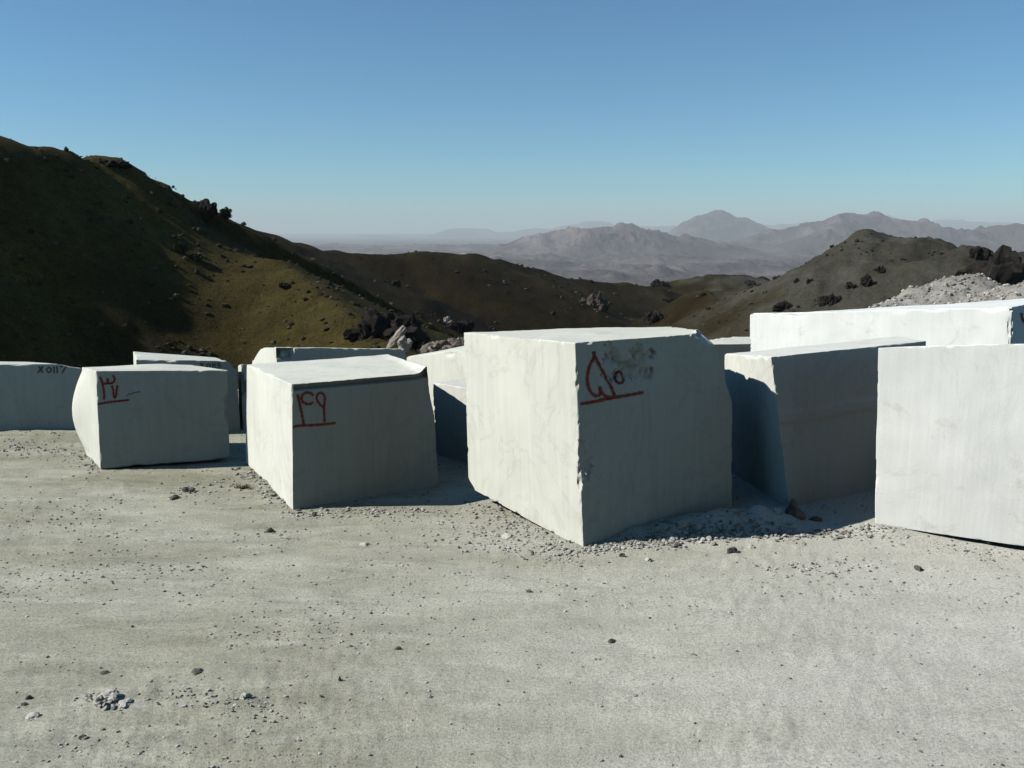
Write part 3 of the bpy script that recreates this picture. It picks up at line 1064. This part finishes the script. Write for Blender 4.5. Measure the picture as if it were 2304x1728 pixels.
stone(1520, 1228, 22, 10, M_DSTONE, 40, 'dark chip in the rubble before the shaded face of ٥٠')
stone(1535, 1203, 30, 13, M_STONE, 41, 'pale stone on the rubble crest before the shaded face of ٥٠')
stone(1570, 1200, 24, 11, M_STONE, 42, 'white stone next on the crest, right of the pale one')
stone(2225, 1222, 14, 9, M_STONE, 43, 'small stone jammed under the right-hand block')

# dry weed tuft by block 49
def tuft(px, py, n, hgt, seed, label):
    r2 = np.random.RandomState(seed)
    c = G(px, py)
    c[2] = terrace(np.array([c[0]]), np.array([c[1]]))[0]
    vs, fs = [], []
    for k in range(n):
        a, ln = r2.rand() * 6.283, hgt * (0.4 + 0.8 * r2.rand())
        b = c + np.array([r2.randn() * 0.03, r2.randn() * 0.02, -0.005])
        o = np.array([math.cos(a) * ln * 1.1, math.sin(a) * ln * 0.8, ln * (0.35 + 0.5 * r2.rand())])
        s = np.array([-math.sin(a), math.cos(a), 0]) * 0.004
        i = len(vs)
        vs += [b - s, b + s, b + o * 0.6 + s, b + o * 0.6 - s, b + o]
        fs += [(i, i + 1, i + 2, i + 3), (i + 3, i + 2, i + 4)]
    o = mesh_obj('weed', vs, fs, M_WEED, loc=c)
    return tag(o, label, 'weed')


M_WEED = rock_mat('dry_weed', (0.06, 0.05, 0.02), (0.16, 0.13, 0.05), 20, 0.001)
tuft(548, 1101, 70, 0.05, 1, 'low dry weed in the dust left of block ٤٩')

# ------------------------------------------------------------------ things on the hills
def on_hill(px, py, lo=36, hi=460):
    """where the sight line through a photo pixel meets the hills"""
    d = ray(px, py)
    Y = np.geomspace(lo, hi, 1500)
    pts = EYE[None] + d[None] * (Y / d[1])[:, None]
    h = hills(pts[:, 0], pts[:, 1])
    k = np.argmax(pts[:, 2] < h)
    return np.array([pts[k, 0], pts[k, 1], h[k]])


def outcrop(px, py, w, h, seed, label, parts=7, mat=None, Y=None, ht=1.0, cat='rock outcrop', sink=0.12):
    """jagged rock: several angular masses grown into one"""
    c = on_hill(px, py) if Y is None else A(px, py, Y)
    k = c[1] / FOC
    W2, H2 = w * k / 2, h * k
    c = c - np.array([0, 0, H2 * sink])
    r2 = np.random.RandomState(seed)
    vs, fs, n0 = [], [], 0
    for i in range(parts):
        v, f = ICO3
        n = fbm(v[:, 0] * 1.6 + i * 5, v[:, 1] * 1.6, v[:, 2] * 1.6 + seed, o=4, seed=seed + i)
        p = v * (1 + 0.55 * (0.4 * n + 0.6 * np.round(n * 2.5) / 2.5))[:, None]
        t = r2.rand() * 2 - 1
        sx = W2 * (0.30 + 0.25 * r2.rand())
        p = p * np.array([sx, sx * 0.9, H2 * (0.40 + 0.35 * r2.rand()) * (1 - 0.5 * abs(t)) * ht])
        p = p + np.array([t * W2 * 0.75, (r2.rand() - 0.5) * W2 * 0.8, H2 * 0.15])
        vs.append(p + c)
        fs.append(f + n0)
        n0 += len(v)
    o = mesh_obj('rock_outcrop', np.concatenate(vs), np.concatenate(fs), mat or M_DARKROCK, loc=c)
    return tag(o, label, cat, 'rocks on the hillsides')


outcrop(860, 760, 150, 78, 301, 'large dark jagged outcrop at the foot of the spur, above block ٤٩', 10)
outcrop(930, 778, 80, 70, 302, 'dark blocky crag right of the large jagged outcrop', 6)
outcrop(1035, 745, 74, 40, 303, 'pointed dark rock on the slope left of block ٥٠', 4)
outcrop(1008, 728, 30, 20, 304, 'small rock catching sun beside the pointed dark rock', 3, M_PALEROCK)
outcrop(1340, 690, 62, 44, 305, 'rock outcrop with a sunlit left side on the middle slope', 7, rock_mat('brown_rock', (0.05, 0.04, 0.03), (0.13, 0.10, 0.075), 0.6, 0.3))
outcrop(1448, 642, 44, 26, 306, 'left one of the twin dark rocks on the saddle skyline', 5)
outcrop(1482, 646, 44, 30, 307, 'right one of the twin dark rocks on the saddle skyline', 4)
outcrop(1506, 680, 28, 18, 308, 'dark rock just below the twin rocks of the saddle', 4)
outcrop(1470, 722, 56, 30, 309, 'dark rock right behind the top of block ٥٠', 5)
outcrop(1680, 640, 34, 16, 310, 'low dark rocks on the small ridge before the tan hill', 4)
outcrop(1582, 664, 18, 10, 311, 'small dark rock on the saddle right of the twin rocks', 3)
outcrop(256, 368, 60, 22, 312, 'rocky knob on the skyline of the dark left hill', 7, sink=0.35)
outcrop(462, 488, 52, 34, 313, 'rounded crag on the skyline at the end of the dark hill', 8, sink=0.3)
outcrop(880, 640, 36, 22, 314, 'dark patch of rock high on the middle slope', 4)
outcrop(2238, 640, 150, 96, 315, 'black cliff at the right end of the right-hand hill', 16)
outcrop(2200, 575, 44, 34, 316, 'dark crag on the skyline above the black cliff', 5)
outcrop(1955, 640, 40, 30, 317, 'dark rock rib low on the right-hand hill', 5)
outcrop(1868, 682, 44, 34, 318, 'dark rock rib just above the long white block', 5)
outcrop(1910, 645, 22, 16, 319, 'small rock between the two ribs of the right-hand hill', 3)
outcrop(1978, 614, 26, 18, 320, 'rock on the middle of the right-hand hill', 4)
outcrop(1760, 695, 44, 22, 321, 'dark rock behind the left end of the long white block', 4)
outcrop(1795, 634, 16, 14, 322, 'small dark rock on the low ridge left of the right-hand hill', 3)
outcrop(1822, 634, 14, 14, 323, 'pointed little rock at the foot of the right-hand skyline', 3)
outcrop(1330, 636, 16, 9, 324, 'tiny dark rock on the skyline left of the twin rocks', 3)
outcrop(655, 640, 24, 10, 325, 'dark rock on the sunlit spur of the left hill', 3)

# pale slab and rubble at the brim of the quarry
def slab(p0, p1, wd, Y, label, seed):
    a, b = A(*p0, Y), A(*p1, Y - 0.6)
    ax = b - a
    ln = np.linalg.norm(ax)
    ax /= ln
    v, f = ICO3
    n = fbm(v[:, 0] * 1.5 + seed, v[:, 1] * 1.5, v[:, 2] * 1.5, o=4, seed=seed)
    p = v * (1 + 0.35 * np.round(n * 3) / 3)[:, None]
    k = Y / FOC * wd / 2
    side = np.cross(ax, [0, 1, 0])
    side /= np.linalg.norm(side)
    dep = np.cross(side, ax)
    q = (a + b) / 2 + p[:, :1] * ax * ln / 2 + p[:, 1:2] * side * k + p[:, 2:] * dep * k * 0.9
    o = mesh_obj('rock_slab', q, f, M_PALEROCK, loc=a)
    return tag(o, label, 'rock', 'rocks on the hillsides')


slab((872, 786), (912, 736), 17, 40, 'leaning pale slab of rock behind block ٤٩', 5)
slab((905, 790), (915, 765), 30, 39, 'squat pale rock right of the leaning slab', 8)

n = 260
px = 955 + 110 * rs.rand(n)
py = 792 - (12 + 24 * (px - 955) / 110) * rs.rand(n) ** 1.4
Yb = 17 + 3 * rs.rand(n)
d = _F[None] + _X[None] * ((px - 1152) / FOC)[:, None] + _U[None] * ((864 - py) / FOC)[:, None]
c = EYE[None] + d * (Yb / d[:, 1])[:, None]
M_RUB = rock_mat('brown_rubble', (0.06, 0.05, 0.04), (0.22, 0.18, 0.14), 4, 0.02)
pebbles('brown_rubble', [M_RUB, M_PALEROCK], c, 0.03 + 0.09 * rs.rand(n) ** 2, 0.8)


# heap of quarry waste behind the long white block
HEAP = P([(1900, 735, 33), (1960, 692, 33), (2010, 676, 33.5), (2080, 648, 34), (2150, 629, 34), (2190, 622, 34), (2215, 634, 34), (2250, 652, 33),
          (2275, 645, 31), (2320, 636, 30), (2450, 620, 30)])


def heap_h(x, y):
    h = ridge_height(x, y, HEAP, 0.6, 0.55, 0.5)
    return h + 0.10 * fbm(x * 0.9, y * 0.9, o=4, seed=401) + 0.05 * fbm(x * 3.5, y * 3.5, o=3, seed=403)


gx, gy = np.meshgrid(np.linspace(9, 24, 190), np.linspace(24, 41, 150))
gz = heap_h(gx, gy)
i = (np.arange(189)[None, :] + 190 * np.arange(149)[:, None]).ravel()
ok = (gz.ravel()[i] > -7)
i = i[ok]
hp = mesh_obj('waste_heap', np.stack([gx.ravel(), gy.ravel(), gz.ravel()], 1), np.stack([i, i + 1, i + 191, i + 190], 1),
              rock_mat('quarry_waste', (0.20, 0.185, 0.155), (0.40, 0.37, 0.32), 1.6, 0.08), loc=np.array([15.0, 33.0, 0.0]), smooth=True)
tag(hp, 'pale heap of quarry waste behind the long white block', 'rubble heap')
n = 14000
hx, hy = 9.5 + 14 * rs.rand(n), 26 + 10 * rs.rand(n)
hz = heap_h(hx, hy)
ok = hz > -0.7
s = 0.012 + 0.085 * rs.rand(n) ** 7
pebbles('waste_stones', [M_GRAV1, M_GRAV2, M_PALEROCK], np.column_stack([hx, hy, hz + s * 0.3])[ok], s[ok], 0.8)

# scrub and small stones all over the hills
M_SCRUB = rock_mat('scrub', (0.018, 0.017, 0.009), (0.045, 0.040, 0.020), 1.5, 0.1)
n = 34000
an = np.radians(-33 + 68 * rs.rand(n))
rr = np.exp(np.log(48) + (np.log(300) - np.log(48)) * rs.rand(n))
hx, hy = rr * np.sin(an), rr * np.cos(an)
cl_ = fbm(hx / 14, hy / 14, o=3, seed=411)
ok = rs.rand(n) < np.clip(0.28 + 0.55 * cl_, 0.03, 1)
hx, hy, rr = hx[ok], hy[ok], rr[ok]
s = (0.06 + 0.30 * rs.rand(len(hx)) ** 4) * (0.45 + rr / 190)
hz = hills(hx, hy)
pebbles('hillside_scrub', [M_SCRUB, M_SCRUB, M_SCRUB, rock_mat('hill_stone', (0.04, 0.032, 0.022), (0.105, 0.085, 0.06), 2, 0.05)], np.column_stack([hx, hy, hz + s * 0.2]), s, 0.75)


def bush(px, py, w, h, seed, label):
    c = on_hill(px, py)
    k = c[1] / FOC
    r2 = np.random.RandomState(seed)
    root = bpy.data.objects.new('bush', None)
    root.location = c
    COL.objects.link(root)
    tag(root, label, 'bush', 'bushes on the left hill')
    vs, fs = [], []
    n = 700
    for j in range(n):
        d = r2.randn(3)
        d /= np.linalg.norm(d)
        rad = r2.rand() ** 0.4 * (1 + 0.25 * math.sin(d[0] * 5 + seed) * math.cos(d[2] * 6))
        p = d * rad * np.array([w * k / 2, w * k / 2, h * k / 2]) + np.array([0, 0, h * k * 0.55])
        a, b = r2.randn(3), r2.randn(3)
        a *= 0.11 / np.linalg.norm(a)
        b *= 0.11 / np.linalg.norm(b)
        q = len(vs)
        vs += [p - a, p + b, p + a, p - b]
        fs.append((q, q + 1, q + 2, q + 3))
    mesh_obj('crown', np.array(vs), fs, M_LEAF, parent=root).matrix_parent_inverse.identity()
    vs, fs = [], []
    for j in range(5):
        a = r2.rand() * 6.28
        tip = np.array([math.cos(a) * w * k * 0.3, math.sin(a) * w * k * 0.3, h * k * 0.7])
        q = len(vs)
        for m in range(4):
            b = m * math.pi / 2
            vs.append(np.array([math.cos(b), math.sin(b), 0]) * 0.06 + [0, 0, -0.2])
        for m in range(4):
            b = m * math.pi / 2
            vs.append(tip + np.array([math.cos(b), math.sin(b), 0]) * 0.02)
        for m in range(4):
            fs.append((q + m, q + (m + 1) % 4, q + 4 + (m + 1) % 4, q + 4 + m))
    mesh_obj('trunk', np.array(vs), fs, M_DARKROCK, parent=root).matrix_parent_inverse.identity()


M_LEAF = rock_mat('bush_leaf', (0.018, 0.020, 0.010), (0.045, 0.048, 0.022), 3, 0.01)
bush(509, 507, 26, 24, 1, 'lone dark bush on the skyline of the left hill')
bush(408, 570, 28, 20, 2, 'upper of two dark bushes at the edge of the hill shadow')
bush(440, 588, 32, 14, 3, 'lower of two dark bushes at the edge of the hill shadow')
bush(640, 648, 22, 10, 4, 'low bush on the sunlit side of the spur')

# ------------------------------------------------------------------ the air
bx = np.array([(-60000, -3000, -480), (60000, -3000, -480), (60000, 45000, -480), (-60000, 45000, -480),
               (-60000, -3000, 620), (60000, -3000, 620), (60000, 45000, 620), (-60000, 45000, 620)], float)
hz_m = bpy.data.materials.new('haze')
hz_m.use_nodes = True
hz_m.node_tree.nodes.clear()
out = hz_m.node_tree.nodes.new('ShaderNodeOutputMaterial')
pv = hz_m.node_tree.nodes.new('ShaderNodeVolumePrincipled')
pv.inputs['Color'].default_value = (0.97, 1.0, 0.96, 1)
pv.inputs['Density'].default_value = 4.7e-5
pv.inputs['Anisotropy'].default_value = 0.0
hz_m.node_tree.links.new(pv.outputs[0], out.inputs['Volume'])
hz = mesh_obj('haze', bx, [(3, 2, 1, 0), (4, 5, 6, 7), (0, 1, 5, 4), (1, 2, 6, 5), (2, 3, 7, 6), (3, 0, 4, 7)], hz_m)
tag(hz, kind='stuff')
